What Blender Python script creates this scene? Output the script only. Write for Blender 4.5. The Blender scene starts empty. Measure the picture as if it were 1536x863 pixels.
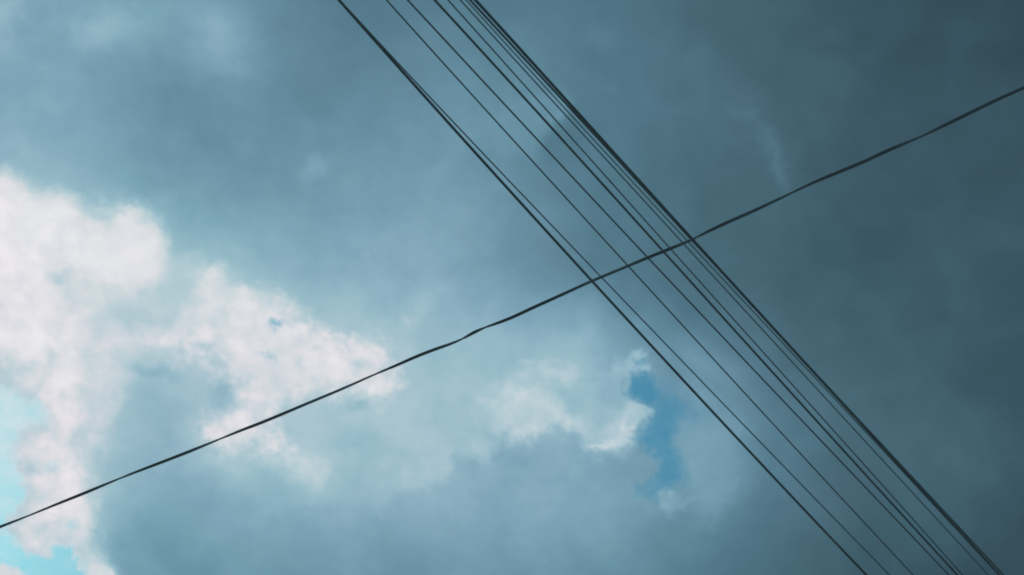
import bpy, math, random
import numpy as np
from mathutils import Vector

random.seed(4); np.random.seed(4)
R = math.radians
sc = bpy.context.scene
COL = sc.collection

# ------------------------------------------------------------------ camera
CAM_Z = 1.6
PITCH = 60.0                       # degrees above the horizon
PW, PH = 1536.0, 863.0
LENS, SENSOR = 50.0, 36.0
F = PW * LENS / SENSOR             # focal length in photo pixels
cam_d = bpy.data.cameras.new("camera"); cam = bpy.data.objects.new("camera", cam_d)
COL.objects.link(cam); sc.camera = cam
cam.location = (0, 0, CAM_Z); cam.rotation_euler = (R(90 + PITCH), 0, 0)
cam_d.lens = LENS; cam_d.sensor_width = SENSOR; cam_d.clip_start = 0.1; cam_d.clip_end = 100000
FW = np.array([0, math.cos(R(PITCH)), math.sin(R(PITCH))])
UP = np.array([0, -math.sin(R(PITCH)), math.cos(R(PITCH))])
RT = np.array([1.0, 0, 0])
EYE = np.array([0, 0, CAM_Z])

def at(px, py, height):
    """Point at the given height above ground that the photo shows at (px, py)."""
    d = FW + RT * ((px - PW / 2) / F) - UP * ((py - PH / 2) / F)
    return EYE + d * ((height - CAM_Z) / d[2])

# ------------------------------------------------------------------ helpers
def mesh_obj(name, verts, faces, mat, parent=None, smooth=True, origin=None):
    me = bpy.data.meshes.new(name)
    o = bpy.data.objects.new(name, me); COL.objects.link(o)
    if origin is not None:
        verts = [tuple(np.array(v) - origin) for v in verts]; o.location = tuple(origin)
    me.from_pydata([tuple(v) for v in verts], [], faces)
    if smooth: me.polygons.foreach_set('use_smooth', [True] * len(me.polygons))
    me.materials.append(mat); me.update()
    if parent: o.parent = parent
    return o

def tag(o, label=None, cat=None, group=None, kind=None):
    for k, v in (('label', label), ('category', cat), ('group', group), ('kind', kind)):
        if v: o[k] = v

# ------------------------------------------------------------------ materials
def wire_material(name, base, rough, streak):
    m = bpy.data.materials.new(name); m.use_nodes = True
    nt = m.node_tree; N = nt.nodes; L = nt.links
    b = N['Principled BSDF']
    tc = N.new('ShaderNodeTexCoord')
    n = N.new('ShaderNodeTexNoise'); n.inputs['Scale'].default_value = 3.0; n.inputs['Detail'].default_value = 6
    L.new(tc.outputs['Object'], n.inputs['Vector'])
    r = N.new('ShaderNodeValToRGB')
    r.color_ramp.elements[0].position = 0.3; r.color_ramp.elements[1].position = 0.75
    r.color_ramp.elements[0].color = (*[c * (1 - streak) for c in base], 1)
    r.color_ramp.elements[1].color = (*[min(1, c * (1 + streak)) for c in base], 1)
    L.new(n.outputs['Fac'], r.inputs['Fac']); L.new(r.outputs['Color'], b.inputs['Base Color'])
    b.inputs['Roughness'].default_value = rough
    n2 = N.new('ShaderNodeTexNoise'); n2.inputs['Scale'].default_value = 160; n2.inputs['Detail'].default_value = 3
    L.new(tc.outputs['Object'], n2.inputs['Vector'])
    bp = N.new('ShaderNodeBump'); bp.inputs['Strength'].default_value = 0.25; bp.inputs['Distance'].default_value = 0.002
    L.new(n2.outputs['Fac'], bp.inputs['Height']); L.new(bp.outputs['Normal'], b.inputs['Normal'])
    return m
M_SHEATH = wire_material('black_cable_sheath', (0.40, 0.36, 0.35), 0.6, 0.3)
M_WIRE = wire_material('weathered_wire', (0.42, 0.38, 0.37), 0.5, 0.3)
M_DROP = wire_material('flat_drop_cable_sheath', (0.38, 0.35, 0.34), 0.5, 0.25)

# ------------------------------------------------------------------ noise
def _lattice(seed):
    rs = np.random.RandomState(seed)
    ang = rs.rand(256, 256) * 2 * np.pi
    return np.cos(ang), np.sin(ang)
def perlin(x, y, seed):
    gx, gy = _lattice(seed)
    xi = np.floor(x).astype(int); yi = np.floor(y).astype(int)
    xf = x - xi; yf = y - yi
    u = xf**3 * (xf * (xf * 6 - 15) + 10); v = yf**3 * (yf * (yf * 6 - 15) + 10)
    def g(ix, iy, dx, dy):
        a = ix & 255; b = iy & 255
        return gx[a, b] * dx + gy[a, b] * dy
    n00 = g(xi, yi, xf, yf); n10 = g(xi + 1, yi, xf - 1, yf)
    n01 = g(xi, yi + 1, xf, yf - 1); n11 = g(xi + 1, yi + 1, xf - 1, yf - 1)
    return ((n00 * (1 - u) + n10 * u) * (1 - v) + (n01 * (1 - u) + n11 * u) * v) * 1.4
def fbm(x, y, scale, octaves, seed, gain=0.5):
    s = np.zeros_like(x); a = 1.0; t = 0.0; c, sn = math.cos(0.6), math.sin(0.6)
    X, Y = x / scale, y / scale
    for k in range(octaves):
        s += a * perlin(X + 17.3 * k, Y - 9.1 * k, seed + k); t += a
        a *= gain; X, Y = (c * X - sn * Y) * 2.03, (sn * X + c * Y) * 2.03
    return s / t

# ------------------------------------------------------------------ cloud layer
# A cloud layer 1500 m up.  Each vertex stores the cloud's light and shade, painted
# as a tone ("transmission") and how closed the cloud is there ("cover": 0 = open blue sky).
H_CLOUD = 1500.0
def axis(lo, hi, step, far):
    core = np.arange(lo, hi + step, step)
    out = []; s = step; p = core[-1]
    while p < far: s *= 1.22; p += s; out.append(p)
    inn = []; s = step; p = core[0]
    while p > -far: s *= 1.22; p -= s; inn.append(p)
    return np.concatenate([np.array(inn[::-1]), core, np.array(out)])
ax = axis(-800, 800, 1.9, 40000); ay = axis(440, 1440, 1.9, 40000)
X, Y = np.meshgrid(ax, ay)
rel = np.stack([X, Y, np.full_like(X, H_CLOUD - CAM_Z)], -1)
dep = np.maximum(rel @ FW, 300.0)
U = PW / 2 + F * (rel @ RT) / dep
V = PH / 2 - F * (rel @ UP) / dep
U = np.clip(U, -3000, 4500); V = np.clip(V, -2500, 3500)

# light and shade of the cloud underside, painted as brightness on a coarse grid
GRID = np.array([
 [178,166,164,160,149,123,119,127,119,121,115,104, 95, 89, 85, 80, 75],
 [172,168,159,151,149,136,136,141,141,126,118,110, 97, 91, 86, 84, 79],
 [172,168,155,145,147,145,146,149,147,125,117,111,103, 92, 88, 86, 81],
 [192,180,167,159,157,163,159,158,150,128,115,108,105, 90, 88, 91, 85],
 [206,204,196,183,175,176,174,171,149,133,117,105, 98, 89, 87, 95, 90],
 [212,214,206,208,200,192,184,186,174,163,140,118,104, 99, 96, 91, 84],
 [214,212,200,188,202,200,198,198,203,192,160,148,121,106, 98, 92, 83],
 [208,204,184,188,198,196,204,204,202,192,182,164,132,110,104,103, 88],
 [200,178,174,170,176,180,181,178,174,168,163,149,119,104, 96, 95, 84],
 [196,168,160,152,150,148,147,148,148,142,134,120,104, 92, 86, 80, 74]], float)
def cubic(g, u, v):
    gy, gx = g.shape
    u = np.clip(u, 0, gx - 1.001); v = np.clip(v, 0, gy - 1.001)
    iu = u.astype(int); iv = v.astype(int); fu = u - iu; fv = v - iv
    def w(t): return [(-t**3 + 3*t**2 - 3*t + 1) / 6, (3*t**3 - 6*t**2 + 4) / 6, (-3*t**3 + 3*t**2 + 3*t + 1) / 6, t**3 / 6]
    wu, wv = w(fu), w(fv); out = 0
    for j in range(4):
        jj = np.clip(iv + j - 1, 0, gy - 1); row = 0
        for i in range(4):
            row = row + wu[i] * g[jj, np.clip(iu + i - 1, 0, gx - 1)]
        out = out + wv[j] * row
    return out
def sm(e0, e1, x):
    t = np.clip((x - e0) / (e1 - e0), 0, 1); return t * t * (3 - 2 * t)
def sdf(poly, x, y):
    """signed distance, negative inside"""
    p = np.array(poly, float); d = np.full(x.shape, 1e9); ins = np.zeros(x.shape, bool)
    for i in range(len(p)):
        a, b = p[i - 1], p[i]; e = b - a
        wx, wy = x - a[0], y - a[1]
        t = np.clip((wx * e[0] + wy * e[1]) / (e @ e + 1e-9), 0, 1)
        d = np.minimum(d, (wx - e[0] * t)**2 + (wy - e[1] * t)**2)
        c = ((a[1] > y) != (b[1] > y)) & (x < (b[0] - a[0]) * (y - a[1]) / (b[1] - a[1] + 1e-12) + a[0])
        ins ^= c
    d = np.sqrt(d); return np.where(ins, -d, d)

near = (U > -330) & (U < 1870) & (V > -330) & (V < 1200)
u, v = U[near], V[near]
# swirl the painted grid a little so that no straight cell edge survives
wa = fbm(u, v, 120, 4, 11); wb = fbm(u, v, 120, 4, 31)
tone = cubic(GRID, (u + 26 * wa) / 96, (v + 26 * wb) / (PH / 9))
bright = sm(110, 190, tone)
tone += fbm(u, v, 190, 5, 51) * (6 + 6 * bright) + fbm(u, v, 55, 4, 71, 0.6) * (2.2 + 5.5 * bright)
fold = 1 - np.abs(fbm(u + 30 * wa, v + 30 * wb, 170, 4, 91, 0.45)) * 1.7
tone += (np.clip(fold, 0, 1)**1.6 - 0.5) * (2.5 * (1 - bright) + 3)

def box(poly, pad):
    p = np.array(poly, float); lo, hi = p.min(0) - pad, p.max(0) + pad
    return np.nonzero((u > lo[0]) & (u < hi[0]) & (v > lo[1]) & (v < hi[1]))[0]
def warp_at(b, k, amp, scale, seed):
    return (u[b] + 1.25 * amp * fbm(u[b], v[b], scale, k, seed, 0.68), v[b] + 1.25 * amp * fbm(u[b], v[b], scale, k, seed + 40, 0.68))
def warp(k, amp, scale, seed):
    return (u + amp * fbm(u, v, scale, k, seed, 0.6), v + amp * fbm(u, v, scale, k, seed + 40, 0.6))
def blend(poly, val, soft, amp=14, scale=45, seed=100, strength=1.0, mott=0.0, bias=0.0):
    global tone
    b = box(poly, soft + amp)
    x, y = warp_at(b, 5, amp, scale, seed)
    m = sm(soft, -soft, sdf(poly, x, y) + bias) * strength
    if mott: val = val + mott * fbm(u[b], v[b], 38, 4, seed + 7, 0.55)
    tone[b] = tone[b] * (1 - m) + val * m

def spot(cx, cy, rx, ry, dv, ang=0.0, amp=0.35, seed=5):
    """a soft brighter (positive) or darker (negative) place painted into the cloud tone"""
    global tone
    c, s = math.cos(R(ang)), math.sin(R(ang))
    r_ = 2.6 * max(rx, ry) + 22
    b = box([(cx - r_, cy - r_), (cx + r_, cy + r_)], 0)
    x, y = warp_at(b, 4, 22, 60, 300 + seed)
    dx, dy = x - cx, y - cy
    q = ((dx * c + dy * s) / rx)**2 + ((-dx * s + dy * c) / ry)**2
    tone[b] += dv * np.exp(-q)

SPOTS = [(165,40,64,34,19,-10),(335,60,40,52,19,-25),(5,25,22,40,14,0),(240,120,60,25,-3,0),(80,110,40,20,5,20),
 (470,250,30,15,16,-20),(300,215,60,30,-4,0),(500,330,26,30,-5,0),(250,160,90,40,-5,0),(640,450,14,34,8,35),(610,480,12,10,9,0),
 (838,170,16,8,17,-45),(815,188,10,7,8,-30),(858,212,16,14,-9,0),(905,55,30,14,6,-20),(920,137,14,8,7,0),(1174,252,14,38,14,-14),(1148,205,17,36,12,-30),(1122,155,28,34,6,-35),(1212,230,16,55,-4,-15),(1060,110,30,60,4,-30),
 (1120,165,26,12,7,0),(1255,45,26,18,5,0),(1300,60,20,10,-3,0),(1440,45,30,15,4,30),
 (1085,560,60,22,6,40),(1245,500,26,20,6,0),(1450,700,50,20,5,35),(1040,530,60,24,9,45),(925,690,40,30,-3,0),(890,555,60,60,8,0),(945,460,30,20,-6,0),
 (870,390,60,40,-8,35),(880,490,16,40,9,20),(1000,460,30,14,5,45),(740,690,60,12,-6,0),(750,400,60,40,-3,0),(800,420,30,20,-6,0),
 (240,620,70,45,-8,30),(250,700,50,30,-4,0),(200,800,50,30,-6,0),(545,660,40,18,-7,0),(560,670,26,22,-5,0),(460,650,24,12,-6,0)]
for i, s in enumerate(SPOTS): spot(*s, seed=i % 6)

blend([(760,150),(848,140),(862,158),(840,182),(815,205),(800,235),(750,235),(730,190)], 154, 9, 10, 30, 86, 0.6)
blend([(862,160),(900,190),(880,240),(820,250),(812,215),(842,186)], 118, 14, 10, 30, 87, 0.5)
# white heaps, their sunlight painted in as bright tone
def halo(poly, val, soft, strength, seed): blend(poly, val, soft, 30, 90, seed, strength)
W_A = [(-300,250),(-80,262),(14,258),(30,262),(42,280),(60,290),(100,288),(122,305),(140,318),(160,312),(185,304),(215,312),(238,340),(256,372),(264,405),(258,425),(240,440),(205,448),(170,456),(150,480),(158,510),(168,545),(150,575),(135,600),(128,640),(125,670),(124,690),(140,720),(148,760),(142,800),(127,832),(118,830),(105,812),(90,816),(60,832),(45,826),(22,806),(12,782),(34,775),(40,745),(32,705),(22,690),(26,652),(60,648),(74,628),(56,598),(20,588),(14,545),(-300,530)]
W_B = [(200,500),(225,480),(262,462),(272,430),(290,402),(335,397),(345,428),(400,438),(432,455),(452,478),(480,488),(520,497),(560,500),(590,520),(604,560),(600,590),(575,610),(545,606),(520,600),(470,600),(425,612),(415,640),(430,662),(468,688),(440,695),(405,682),(370,668),(345,690),(312,680),(295,655),(305,625),(330,600),(340,575),(305,555),(262,540),(225,528)]
blend([p for p in [(-400,540),(60,560),(110,620),(90,700),(130,790),(170,860),(150,960),(-400,960)]], 219, 14, 14, 40, 88, 1.0)
halo([(-300,240),(60,270),(150,300),(240,320),(285,400),(240,470),(190,520),(200,600),(160,640),(170,740),(160,850),(60,860),(-300,700)], 204, 42, 0.62, 90)
halo([(190,480),(270,400),(340,370),(450,440),(600,500),(640,580),(580,630),(500,650),(480,720),(380,710),(270,680),(280,600),(200,540)], 203, 40, 0.6, 94)
blend(W_A, 219, 20, 26, 55, 100, 0.92, 12, 8)
blend(W_A, 235, 30, 40, 48, 100, 0.85, 16, 16)
blend([(-300,240),(14,256),(40,280),(100,288),(130,320),(90,360),(50,345),(20,400),(-300,420)], 240, 26, 24, 60, 140, 0.8, 8, 6)
blend([(150,330),(225,325),(250,370),(240,420),(190,430),(140,400),(120,360)], 233, 24, 26, 60, 141, 0.7, 8, 0)
blend(W_B, 213, 16, 30, 42, 180, 0.9, 14, 6)
blend(W_B, 231, 22, 44, 40, 180, 0.85, 20, 15)
blend([(360,520),(440,520),(470,560),(450,590),(390,590),(355,560)], 226, 30, 20, 60, 185, 0.6, 8, 0)
blend([(278,398),(340,398),(350,430),(420,446),(440,480),(380,470),(270,480)], 227, 14, 20, 42, 186, 0.6, 8, 0)
blend([(110,425),(200,440),(280,425),(270,480),(215,510),(170,520),(120,480)], 215, 24, 24, 60, 190, 0.85, 8, 0)
blend([(262,385),(300,372),(296,420),(262,470),(240,450)], 206, 18, 16, 50, 191, 0.7, 6, 0)
blend([(120,500),(205,500),(200,560),(165,610),(160,660),(130,690),(120,600)], 218, 22, 24, 50, 192, 0.75, 10, 0)
hi = sm(196, 226, tone)
tone += hi * (8 * fbm(u, v, 48, 5, 610, 0.55) + 8 * fbm(u, v, 110, 3, 640) - 2)
# open light-blue places inside the heaps
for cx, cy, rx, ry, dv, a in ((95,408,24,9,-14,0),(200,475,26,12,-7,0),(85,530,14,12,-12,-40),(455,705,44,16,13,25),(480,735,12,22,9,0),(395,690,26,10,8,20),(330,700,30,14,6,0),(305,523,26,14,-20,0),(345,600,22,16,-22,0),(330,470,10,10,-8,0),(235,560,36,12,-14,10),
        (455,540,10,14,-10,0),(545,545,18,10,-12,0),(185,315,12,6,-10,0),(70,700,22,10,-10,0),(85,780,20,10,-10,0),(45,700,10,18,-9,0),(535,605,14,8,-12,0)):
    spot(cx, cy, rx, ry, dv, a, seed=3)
# paler, nearer heap in the middle with a bright ragged rim
M_C = [(700,625),(722,600),(745,572),(790,545),(850,538),(870,560),(905,560),(925,545),(950,530),(966,528),(974,545),(955,552),(966,560),(942,570),(936,586),(955,600),(980,622),(962,630),(958,655),(940,668),(905,674),(880,676),(872,662),(850,655),(838,645),(812,645),(790,655),(765,665),(742,648),(720,640)]
blend(M_C, 203, 13, 24, 32, 220, 0.85, 22, 2)
blend([(722,598),(760,585),(820,590),(862,640),(838,650),(800,650),(770,662),(738,642)], 213, 14, 26, 34, 221, 0.85, 18, 0)
blend([(905,560),(950,550),(948,600),(925,612),(895,600)], 176, 10, 14, 30, 231, 0.6, 12, 0)
blend([(940,612),(952,612),(958,640),(948,662),(925,670),(885,678),(878,672),(905,664),(930,654)], 214, 6, 13, 18, 222, 0.85, 16, 0)
blend([(944,552),(956,532),(972,528),(972,536),(958,546),(974,548),(972,556),(950,558),(940,568)], 194, 4, 8, 14, 223, 0.75, 12, 0)
blend([(580,725),(600,700),(640,690),(675,672),(740,672),(735,690),(690,680),(680,690),(668,718),(648,735),(620,738)], 201, 12, 16, 36, 224, 0.6, 12, 0)
blend([(640,560),(720,545),(720,600),(760,665),(730,690),(660,680),(630,620)], 193, 34, 26, 60, 229, 0.6, 10, 0)
blend([(835,590),(870,560),(930,570),(930,610),(900,640),(860,620)], 178, 16, 18, 40, 228, 0.5, 10, 0)
# grey banks that sit in front of it
BANK = [(540,775),(598,742),(645,736),(668,722),(680,684),(704,684),(734,692),(740,656),(768,664),(795,655),(820,648),(845,640),(868,660),(882,684),(935,684),(962,664),(985,676),(992,700),(978,725),(952,742),(975,790),(960,880),(540,880)]
b = box(BANK, 40); x, y = warp_at(b, 6, 34, 60, 225)
tone[b] -= sm(13, -11, sdf(BANK, x, y)) * (15 * (1 - sm(660, 800, v[b])) + 1)
blend([(1018,625),(1050,600),(1100,640),(1120,720),(1060,780),(1030,740),(1012,690)], 165, 30, 30, 80, 226, 0.7, 8, 0)
blend([(988,742),(998,734),(1010,738),(1014,752),(1004,764),(992,758)], 183, 8, 12, 18, 227, 0.8, 8, 0)
blend([(984,743),(994,735),(1008,738),(1008,752),(1000,762),(990,756)], 194, 8, 14, 18, 233, 0.8, 10, 0)

# holes with blue sky
cover = np.ones_like(u)
def hole(poly, soft, amp, scale, seed, depth=1.0, bias=0.0):
    global cover
    b = box(poly, soft + amp)
    x, y = warp_at(b, 6, amp, scale, seed)
    cover[b] *= 1 - depth * sm(soft, -soft, sdf(poly, x, y) + bias)
B_R = [(940,578),(946,566),(972,560),(984,570),(992,590),(1012,600),(1026,618),(1012,634),(1008,660),(1020,680),(1028,705),(1022,725),(1006,738),(990,738),(986,750),(955,738),(978,722),(986,700),(980,678),(962,668),(956,660),(964,640),(978,624),(960,606),(942,592)]
hole(B_R, 14, 22, 30, 400, 0.66, -1)
hole([(944,564),(975,560),(982,600),(975,612),(955,598),(940,588)], 7, 12, 20, 402, 0.75, 0)
hole([(962,640),(980,622),(1006,625),(1004,670),(1014,705),(1000,725),(992,690),(970,668),(958,660)], 11, 18, 24, 403, 0.6, 0)
hole([(990,575),(1040,600),(1060,620),(1030,640),(1000,640)], 26, 16, 30, 404, 0.42, 0)
hole([(950,540),(966,538),(964,546),(952,548)], 4, 5, 12, 401, 0.5)
def fill(poly, val, soft, amp, scale, seed, strength=1.0):
    global cover
    b = box(poly, soft + amp); x, y = warp_at(b, 6, amp, scale, seed)
    m_ = strength * sm(soft, -soft, sdf(poly, x, y))
    cover[b] = cover[b] * (1 - m_) + m_; tone[b] = tone[b] * (1 - m_) + val * m_
fill([(938,604),(950,603),(966,607),(984,617),(981,624),(969,618),(974,630),(962,624),(956,640),(938,640)], 198, 4, 10, 14, 460, 0.85)
fill([(938,560),(946,558),(948,566),(942,590),(934,590)], 192, 4, 6, 12, 461, 0.6)
fill([(984,744),(1000,736),(1022,742),(1040,745),(1035,765),(1004,772),(990,758)], 164, 12, 20, 26, 462, 0.9)
hole([(1028,628),(1042,622),(1048,634),(1036,640)], 8, 8, 18, 405, 0.25)
B_L = [(-400,548),(-40,560),(18,592),(54,598),(72,626),(60,644),(28,648),(16,672),(20,692),(30,706),(38,744),(28,772),(6,780),(18,808),(44,830),(62,835),(90,820),(106,814),(116,836),(135,868),(150,960),(-400,960)]
# thin haze over the bright opening on the left, denser upwards
b = box(B_L, 30)
left = np.zeros_like(u); x, y = warp_at(b, 6, 20, 30, 410)
d_ = sdf(B_L, x, y); left[b] = np.where(v[b] < 690, sm(11, -11, d_), sm(7, -7, d_))
hz = np.clip(0.69 - 0.42 * sm(590, 850, v) - 0.10 * sm(0, 120, u), 0, 1)
cover = cover * (1 - left) + hz * left
tone = tone * (1 - left) + 226 * left
for cx, cy, r, dpt in ((412,487,7,.75),(405,535,6,.5),(78,697,6,.35),(215,504,3,.3),(392,530,4,.3),(108,788,5,.35)):
    b = box([(cx - 40, cy - 40), (cx + 40, cy + 40)], 0)
    x, y = warp_at(b, 4, 10, 16, 430)
    cover[b] *= 1 - dpt * np.exp(-(((x - cx) / (r * 1.4))**2 + ((y - cy) / r)**2))
# a small white heap drifting over the opening at the bottom
b = box([(-70, 820), (230, 980)], 0)
x, y = warp_at(b, 5, 12, 26, 450)
m5 = sm(6, -6, sdf([(-60,850),(5,846),(25,852),(42,870),(40,960),(-60,960)], x, y))
m6 = sm(6, -6, sdf([(130,858),(140,840),(165,848),(180,870),(190,960),(140,960)], x, y))
mm = np.zeros_like(u); mm[b] = np.maximum(m5, m6)
cover = np.maximum(cover, mm); tone = tone * (1 - mm) + 222 * mm

# everything beyond the painted part: broken grey cloud with the same statistics
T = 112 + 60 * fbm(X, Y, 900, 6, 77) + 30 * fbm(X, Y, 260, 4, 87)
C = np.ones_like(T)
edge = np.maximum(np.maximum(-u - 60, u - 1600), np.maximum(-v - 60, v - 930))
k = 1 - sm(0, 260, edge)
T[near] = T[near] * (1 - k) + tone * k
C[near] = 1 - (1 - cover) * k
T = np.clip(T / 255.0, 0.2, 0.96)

ny, nx = X.shape
me = bpy.data.meshes.new('clouds')
Zc = H_CLOUD + 0 * X
Rr = np.sqrt(X**2 + Y**2)
Zc = Zc - np.clip(Rr - 3000, 0, None) * 0.018            # the layer dips towards the horizon
co = np.stack([X, Y, Zc], -1).reshape(-1, 3).astype(np.float32)
idx = np.arange(ny * nx).reshape(ny, nx)
q = np.stack([idx[:-1, :-1], idx[:-1, 1:], idx[1:, 1:], idx[1:, :-1]], -1).reshape(-1, 4)
me.vertices.add(len(co)); me.vertices.foreach_set('co', co.ravel())
me.loops.add(q.size); me.loops.foreach_set('vertex_index', q.ravel().astype(np.int32))
me.polygons.add(len(q)); me.polygons.foreach_set('loop_start', np.arange(0, q.size, 4, dtype=np.int32))
me.update(calc_edges=True)
for nm, arr in (('painted_tone', T), ('cover', C)):
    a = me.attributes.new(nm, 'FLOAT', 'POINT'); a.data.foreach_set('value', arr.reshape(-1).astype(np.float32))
clouds = bpy.data.objects.new('clouds', me); COL.objects.link(clouds)
tag(clouds, 'layered cloud cover, sunlit white heaps on the left passing into heavy slate grey on the right', 'clouds', kind='stuff')

def lin(c): 
    c /= 255.0
    return c / 12.92 if c <= 0.04045 else ((c + 0.055) / 1.055)**2.4
CLOUD_GAIN = 1.0
m = bpy.data.materials.new('cloud'); m.use_nodes = True
nt = m.node_tree; N = nt.nodes; L = nt.links
for n in list(N): N.remove(n)
out = N.new('ShaderNodeOutputMaterial')
at_t = N.new('ShaderNodeAttribute'); at_t.attribute_name = 'painted_tone'
at_c = N.new('ShaderNodeAttribute'); at_c.attribute_name = 'cover'
tc = N.new('ShaderNodeTexCoord')
fine = N.new('ShaderNodeTexNoise'); fine.inputs['Scale'].default_value = 0.028; fine.inputs['Detail'].default_value = 7; fine.inputs['Roughness'].default_value = 0.58
fine.inputs['Distortion'].default_value = 0.4
L.new(tc.outputs['Object'], fine.inputs['Vector'])
# fine wisps are strongest where the cloud is bright
am = N.new('ShaderNodeMath'); am.operation = 'MULTIPLY_ADD'; am.inputs[1].default_value = 0.10; am.inputs[2].default_value = -0.012
L.new(at_t.outputs['Fac'], am.inputs[0])
ce = N.new('ShaderNodeMath'); ce.operation = 'SUBTRACT'; ce.inputs[1].default_value = 0.5; L.new(fine.outputs['Fac'], ce.inputs[0])
mu = N.new('ShaderNodeMath'); mu.operation = 'MULTIPLY'; L.new(ce.outputs[0], mu.inputs[0]); L.new(am.outputs[0], mu.inputs[1])
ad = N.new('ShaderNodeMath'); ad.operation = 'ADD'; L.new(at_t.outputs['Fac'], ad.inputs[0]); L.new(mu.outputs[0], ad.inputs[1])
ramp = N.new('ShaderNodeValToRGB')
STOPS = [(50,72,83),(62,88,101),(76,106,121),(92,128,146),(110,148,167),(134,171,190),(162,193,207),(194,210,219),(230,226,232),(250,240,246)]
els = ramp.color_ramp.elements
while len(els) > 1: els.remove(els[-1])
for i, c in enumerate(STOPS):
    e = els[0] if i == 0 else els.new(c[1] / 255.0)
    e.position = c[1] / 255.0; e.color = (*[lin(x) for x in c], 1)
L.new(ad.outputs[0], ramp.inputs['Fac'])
# slow drift between cooler and greyer cloud
hn = N.new('ShaderNodeTexNoise'); hn.inputs['Scale'].default_value = 0.0042; hn.inputs['Detail'].default_value = 4
L.new(tc.outputs['Object'], hn.inputs['Vector'])
hr = N.new('ShaderNodeValToRGB')
hr.color_ramp.elements[0].position = 0.35; hr.color_ramp.elements[1].position = 0.65
GAIN = (1.0, 1.0, 1.0)
hr.color_ramp.elements[0].color = (0.95, 1.0, 0.99, 1); hr.color_ramp.elements[1].color = (1.0, 0.992, 1.0, 1)
L.new(hn.outputs['Fac'], hr.inputs['Fac'])
mx = N.new('ShaderNodeMix'); mx.data_type = 'RGBA'; mx.blend_type = 'MULTIPLY'; mx.inputs['Factor'].default_value = 1.0
L.new(ramp.outputs['Color'], mx.inputs['A']); L.new(hr.outputs['Color'], mx.inputs['B'])
mg = N.new('ShaderNodeMix'); mg.data_type = 'RGBA'; mg.blend_type = 'MULTIPLY'; mg.inputs['Factor'].default_value = 1.0
CALIB = (1.0, 0.825, 0.75)
mg.inputs['B'].default_value = (*CALIB, 1); L.new(mx.outputs['Result'], mg.inputs['A'])
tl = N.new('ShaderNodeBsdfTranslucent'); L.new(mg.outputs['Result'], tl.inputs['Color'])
tr = N.new('ShaderNodeBsdfTransparent')
# ragged fine edges round the holes
inv = N.new('ShaderNodeMath'); inv.operation = 'SUBTRACT'; inv.inputs[0].default_value = 1.0; L.new(at_c.outputs['Fac'], inv.inputs[1])
par = N.new('ShaderNodeMath'); par.operation = 'MULTIPLY'; L.new(inv.outputs[0], par.inputs[0]); L.new(at_c.outputs['Fac'], par.inputs[1])
pn = N.new('ShaderNodeMath'); pn.operation = 'MULTIPLY'; L.new(par.outputs[0], pn.inputs[0]); L.new(ce.outputs[0], pn.inputs[1])
cm = N.new('ShaderNodeMath'); cm.operation = 'MULTIPLY_ADD'; cm.inputs[1].default_value = 3.0; L.new(pn.outputs[0], cm.inputs[0]); L.new(at_c.outputs['Fac'], cm.inputs[2])
cl = N.new('ShaderNodeClamp'); L.new(cm.outputs[0], cl.inputs['Value'])
ms = N.new('ShaderNodeMixShader'); L.new(cl.outputs[0], ms.inputs['Fac'])
L.new(tr.outputs[0], ms.inputs[1]); L.new(tl.outputs[0], ms.inputs[2]); L.new(ms.outputs[0], out.inputs['Surface'])
me.materials.append(m)

# ------------------------------------------------------------------ ground
g = bpy.data.materials.new('worn_concrete_ground'); g.use_nodes = True
gb = g.node_tree.nodes['Principled BSDF']; gn = g.node_tree.nodes.new('ShaderNodeTexNoise'); gn.inputs['Scale'].default_value = 0.6; gn.inputs['Detail'].default_value = 8
gr = g.node_tree.nodes.new('ShaderNodeValToRGB'); gr.color_ramp.elements[0].color = (0.22, 0.22, 0.20, 1); gr.color_ramp.elements[1].color = (0.40, 0.39, 0.36, 1)
gt = g.node_tree.nodes.new('ShaderNodeTexCoord'); g.node_tree.links.new(gt.outputs['Object'], gn.inputs['Vector'])
g.node_tree.links.new(gn.outputs['Fac'], gr.inputs['Fac']); g.node_tree.links.new(gr.outputs['Color'], gb.inputs['Base Color']); gb.inputs['Roughness'].default_value = 0.95
S = 40000
ground = mesh_obj('ground', [(-S, -S, 0), (S, -S, 0), (S, S, 0), (-S, S, 0)], [(0, 1, 2, 3)], g, smooth=False)
tag(ground, kind='structure')

# ------------------------------------------------------------------ wires
def tube(pts, prof, name, mat, origin):
    """sweep per-point profile (list of (side, up) offsets in the plane across the run)"""
    P = np.array(pts); n = len(P); k = len(prof[0])
    Tn = np.gradient(P, axis=0); Tn /= np.linalg.norm(Tn, axis=1)[:, None]
    side = np.cross(Tn, FW[None, :]); side /= np.linalg.norm(side, axis=1)[:, None]
    up = np.cross(side, Tn)
    V_ = []
    for i in range(n):
        for a, b in prof[i]: V_.append(P[i] + side[i] * a + up[i] * b)
    Fc = []
    for i in range(n - 1):
        for j in range(k):
            j2 = (j + 1) % k; Fc.append((i * k + j, i * k + j2, (i + 1) * k + j2, (i + 1) * k + j))
    Fc.append(tuple(range(k))[::-1]); Fc.append(tuple((n - 1) * k + j for j in range(k)))
    return mesh_obj(name, V_, Fc, mat, origin=origin)

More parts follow.
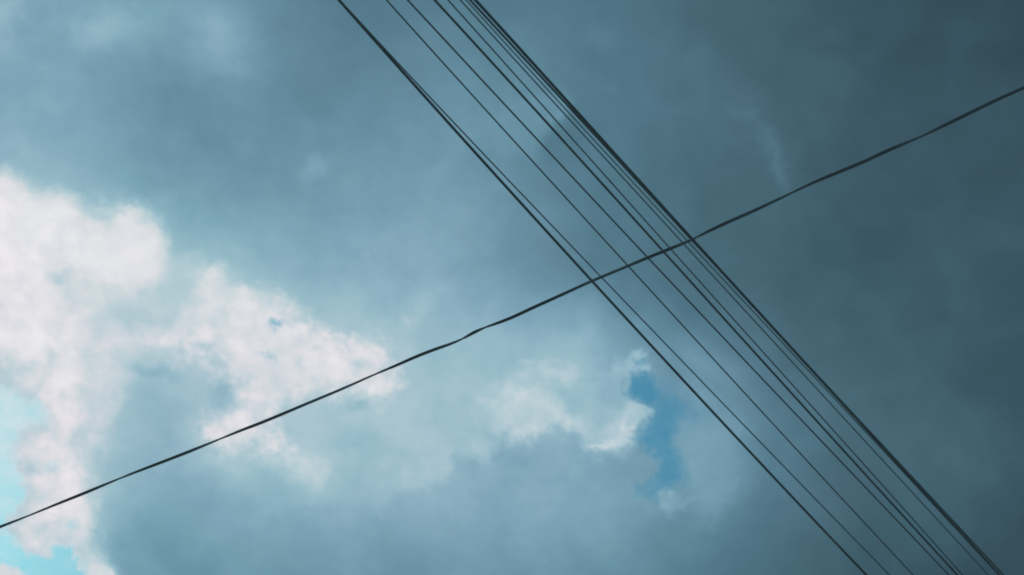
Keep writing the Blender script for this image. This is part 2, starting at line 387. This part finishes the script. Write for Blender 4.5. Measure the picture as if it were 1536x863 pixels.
# (height m, thickness in photo pixels, points y -> x along the run)
RUNS = {
 'A': (8.1, 3.1, [(507.5,0),(563,60),(625.5,132),(640,148.8),(667.7,180),(776.6,300),(780,301.9),(889,423),(922.9,460),(1034,580),(1145.2,700),(1216,774.8),(1299.9,863)]),
 'B': (7.7, 1.6, [(509,0),(566.5,61),(631,132),(640,140.9),(676,180),(780,287.9),(790.6,300),(887.3,400),(944.4,460),(1059,580),(1176,700),(1216,741),(1334.5,863)]),
 'C': (8.4, 1.7, [(579.4,0),(608,31.3),(633.4,60),(688,120),(741.8,180),(833.8,280),(850.7,300),(944.2,400),(997.4,460),(1053,520),(1107.8,580),(1218.6,700),(1370,863)]),
 'D': (8.4, 1.9, [(611.4,0),(640,31),(666.8,60),(678,72),(723,120),(778.3,180),(871.8,280),(890.3,300),(984.3,400),(1040.7,460),(1097.8,520),(1154.3,580),(1251.9,683),(1330,764.2),(1375,812),(1423.6,863)]),
 'E': (9.0, 2.6, [(652.5,0),(716.4,72),(762.7,120),(800,162.7),(860,227.2),(907.7,280),(924.7,300),(1000,382.6),(1070,460),(1124.3,520),(1152.1,552),(1177.2,580),(1280,691.2),(1304.2,719),(1330,746.3),(1389.7,812),(1408,832.3),(1436,863)]),
 'F': (8.7, 1.6, [(671.9,0),(736.4,72),(779.8,120),(800,143.5),(860,210),(888,242),(923.5,280),(939.3,300),(1029,400),(1082.9,460),(1130,511.3),(1190.8,580),(1280,679.1),(1334.6,740),(1398.4,812),(1444.2,863)]),
 'G': (9.2, 1.5, [(690.2,0),(755.6,72),(800.6,120),(860,185.9),(911.3,242),(946.5,280),(960,294.8),(1056.9,400),(1100,446.9),(1130.8,480),(1195.5,552),(1283.8,647),(1350.1,719),(1369.6,740),(1416.8,791),(1435.6,812),(1483.2,863)]),
 'H': (9.9, 1.3, [(699.3,0),(763.5,72),(808.5,120),(860,177.5),(920,242),(956.3,280),(1066.7,400),(1100,434.4),(1141.3,480),(1206.8,552),(1297.5,647),(1365,719),(1384.5,740),(1432,791),(1497.5,863)]),
 'I': (9.5, 2.4, [(705,0),(768,68.4),(816.3,120),(862.5,170),(927.5,242),(1010,330),(1076.5,402),(1149.5,480),(1215,552),(1303.7,647),(1371,719),(1391.3,740),(1438,791),(1505.2,863)]),
 'J': (9.1, 3.3, [(713,0),(768,60.5),(821.9,120),(867.8,170),(931.8,242),(1013,330),(1076.8,402),(1149.3,480),(1214.3,552),(1302,647),(1367.8,719),(1387,740),(1434.3,791),(1499.3,863)]),
}
INFO = {
 'A': ('overhead_cable', 'thick dark cable, leftmost of the bundle of parallel overhead lines', M_SHEATH),
 'B': ('overhead_wire', 'thin wire close beside the thick leftmost cable, splitting from it downwards', M_WIRE),
 'C': ('overhead_wire', 'thin wire alone in the wide gap, third line from the left', M_WIRE),
 'D': ('overhead_wire', 'thin wire fourth from the left, meeting the middle cable near the bottom', M_WIRE),
 'E': ('overhead_cable', 'thick middle cable of the parallel lines, with thin wires on both sides', M_SHEATH),
 'F': ('overhead_wire', 'thin wire running just right of the thick middle cable', M_WIRE),
 'G': ('overhead_wire', 'thin wire seventh from the left, standing apart beside the tight right bundle', M_WIRE),
 'H': ('overhead_wire', 'faintest and thinnest wire, closing in on the thick rightmost cable from the left', M_WIRE),
 'I': ('overhead_wire', 'medium wire crossing behind the thick rightmost cable, emerging on its right at the bottom', M_WIRE),
 'J': ('overhead_cable', 'thick rightmost cable of the parallel lines, outermost at the top', M_SHEATH),
}
for key, (h, wpx, pts) in RUNS.items():
    p = np.array(pts, float); s = p[:, 1] / PH
    cf_ = np.polyfit(s, p[:, 0], 4)
    ys = np.linspace(-20, 883, 50)
    W = np.array([at(np.polyval(cf_, y / PH), y, h) for y in ys])
    # carry the run on towards its poles on both sides, in the direction it has there
    def ext(a, b, n=26, step=0.8):
        d = (a - b) / np.linalg.norm(a - b); return [a + d * step * (i + 1) for i in range(n)]
    W = np.array(ext(W[0], W[4])[::-1] + list(W) + ext(W[-1], W[-5]))
    # a shallow sag, lowest at the middle of the span
    t = np.linspace(-1, 1, len(W)); 
    dist = np.linalg.norm(at(PW / 2, PH / 2, h) - EYE)
    r = 1.28 * wpx / F * dist / 2
    ring = [(r * math.cos(a), r * math.sin(a)) for a in np.linspace(0, 2 * math.pi, 12, endpoint=False)]
    nm, lab, mt = INFO[key]
    o = tube(W, [ring] * len(W), nm, mt, np.array(at(PW / 2, PH / 2, h)))
    tag(o, lab, 'cable' if nm == 'overhead_cable' else 'wire', 'parallel overhead lines')

# flat twisted drop cable crossing the others
KN = [(0,790.5,20),(33,777.7,80),(86.8,755.8,135),(126.8,739.8,180),(175,719.8,262),(200,709.8,305),(230.3,698.2,335),(275,681,360),(330,658.7,450),(360,646.5,500),(392,634.2,535),(420,622.7,550),(456,607.5,575),(513.5,583.4,590),
      (561.9,562,630),(595,548,680),(628.6,533.4,715),(655,523.3,735),(676,515.9,765),(693.4,508.5,810),(711.8,498.5,900),(726.8,491.8,990),(740,487,1030),(756.8,480.9,1060),(806.9,458.4,1090),(840,443.5,1108),(885,423.0,1125),(940,400,1122),
      (973.5,386,1100),(1006.9,372.6,1095),(1040.3,358.4,1158),(1062,347.5,1215),(1090,334.3,1260),(1127,318,1290),(1163.5,301,1318),(1223.6,272.6,1400),(1260,257.5,1430),(1296,242.5,1440),(1330,226.8,1445),(1360,214,1490),(1386.8,202.6,1530),(1415,189,1585),(1446.9,173.4,1620),(1490,152.5,1645),(1536,131.7,1665)]
KN = np.array(KN, float)
HK = 6.9
def hermite(xk, yk, x):
    mth = np.gradient(yk, xk); i = np.clip(np.searchsorted(xk, x) - 1, 0, len(xk) - 2)
    hh = xk[i + 1] - xk[i]; t = (x - xk[i]) / hh
    return ((2*t**3 - 3*t**2 + 1) * yk[i] + (t**3 - 2*t**2 + t) * hh * mth[i] + (-2*t**3 + 3*t**2) * yk[i + 1] + (t**3 - t**2) * hh * mth[i + 1])
xs = np.linspace(0, 1536, 420)
yk = hermite(KN[:, 0], KN[:, 1], xs); th = np.interp(xs, KN[:, 0], KN[:, 2])
kern = np.array([1, 2, 3, 2, 1]) / 9.0
th = np.concatenate([th[:2], np.convolve(th, kern, 'valid'), th[-2:]])
W = np.array([at(a, b, HK) for a, b in zip(xs, yk)])
def ext2(a, b, th0, sgn, n=150, step=0.07):
    d = (a - b) / np.linalg.norm(a - b)
    pts = [a + d * step * (i + 1) for i in range(n)]
    ths = [th0 + sgn * step * 150 * (i + 1) for i in range(n)]
    return pts, ths
pa, ta = ext2(W[0], W[30], th[0], -1); pb, tb = ext2(W[-1], W[-30], th[-1], 1)
W = np.array(pa[::-1] + list(W) + pb); th = np.array(ta[::-1] + list(th) + tb)
distk = np.linalg.norm(at(PW / 2, PH / 2, HK) - EYE)
px = distk / F
prof = []
for a in th:
    c, s_ = math.cos(R(a)), math.sin(R(a)); ring = []
    for q_ in np.linspace(0, 2 * math.pi, 20, endpoint=False):
        w_ = 2.5 * px * math.cos(q_)
        h_ = 1.7 * px * math.sin(q_) * (1.0 - 0.35 * math.exp(-(math.cos(q_) / 0.35)**2))
        ring.append((w_ * c - h_ * s_, w_ * s_ + h_ * c))
    prof.append(ring)
drop = tube(W, prof, 'drop_cable', M_DROP, np.array(at(PW / 2, PH / 2, HK)))
tag(drop, 'flat twisted black cable running alone from lower left to upper right across the parallel lines', 'cable')

# ------------------------------------------------------------------ light
SUN_EL, SUN_AZ = 46.0, -52.0        # azimuth measured from +Y towards +X
sd = np.array([math.sin(R(SUN_AZ)) * math.cos(R(SUN_EL)), math.cos(R(SUN_AZ)) * math.cos(R(SUN_EL)), math.sin(R(SUN_EL))])
sun_d = bpy.data.lights.new('sun', 'SUN'); sun_d.energy = 3.6; sun_d.angle = R(0.53); sun_d.color = (1.0, 0.985, 0.96)
sun = bpy.data.objects.new('sun', sun_d); COL.objects.link(sun)
sun.rotation_euler = Vector(tuple(sd)).to_track_quat('Z', 'Y').to_euler(); sun.location = (0, 0, 100)
w = bpy.data.worlds.new('World'); sc.world = w; w.use_nodes = True
wn = w.node_tree.nodes; wl = w.node_tree.links
sky = wn.new('ShaderNodeTexSky'); sky.sky_type = 'NISHITA'; sky.sun_disc = False
sky.sun_elevation = R(SUN_EL); sky.sun_rotation = R(SUN_AZ); sky.air_density = 1.0; sky.dust_density = 1.0; sky.ozone_density = 1.0
tint = wn.new('ShaderNodeMix'); tint.data_type = 'RGBA'; tint.blend_type = 'MULTIPLY'; tint.inputs['Factor'].default_value = 1
tint.inputs['B'].default_value = (0.385, 1.15, 1.11, 1)
wl.new(sky.outputs['Color'], tint.inputs['A']); wl.new(tint.outputs['Result'], wn['Background'].inputs['Color'])
wn['Background'].inputs['Strength'].default_value = 0.1

# ------------------------------------------------------------------ render settings
sc.view_settings.view_transform = 'Standard'; sc.view_settings.look = 'None'
sc.view_settings.exposure = 0.0; sc.view_settings.gamma = 1.0
sc.render.engine = 'CYCLES'
sc.cycles.use_denoising = True
sc.cycles.max_bounces = 4; sc.cycles.transparent_max_bounces = 8
sc.cycles.filter_width = 1.9
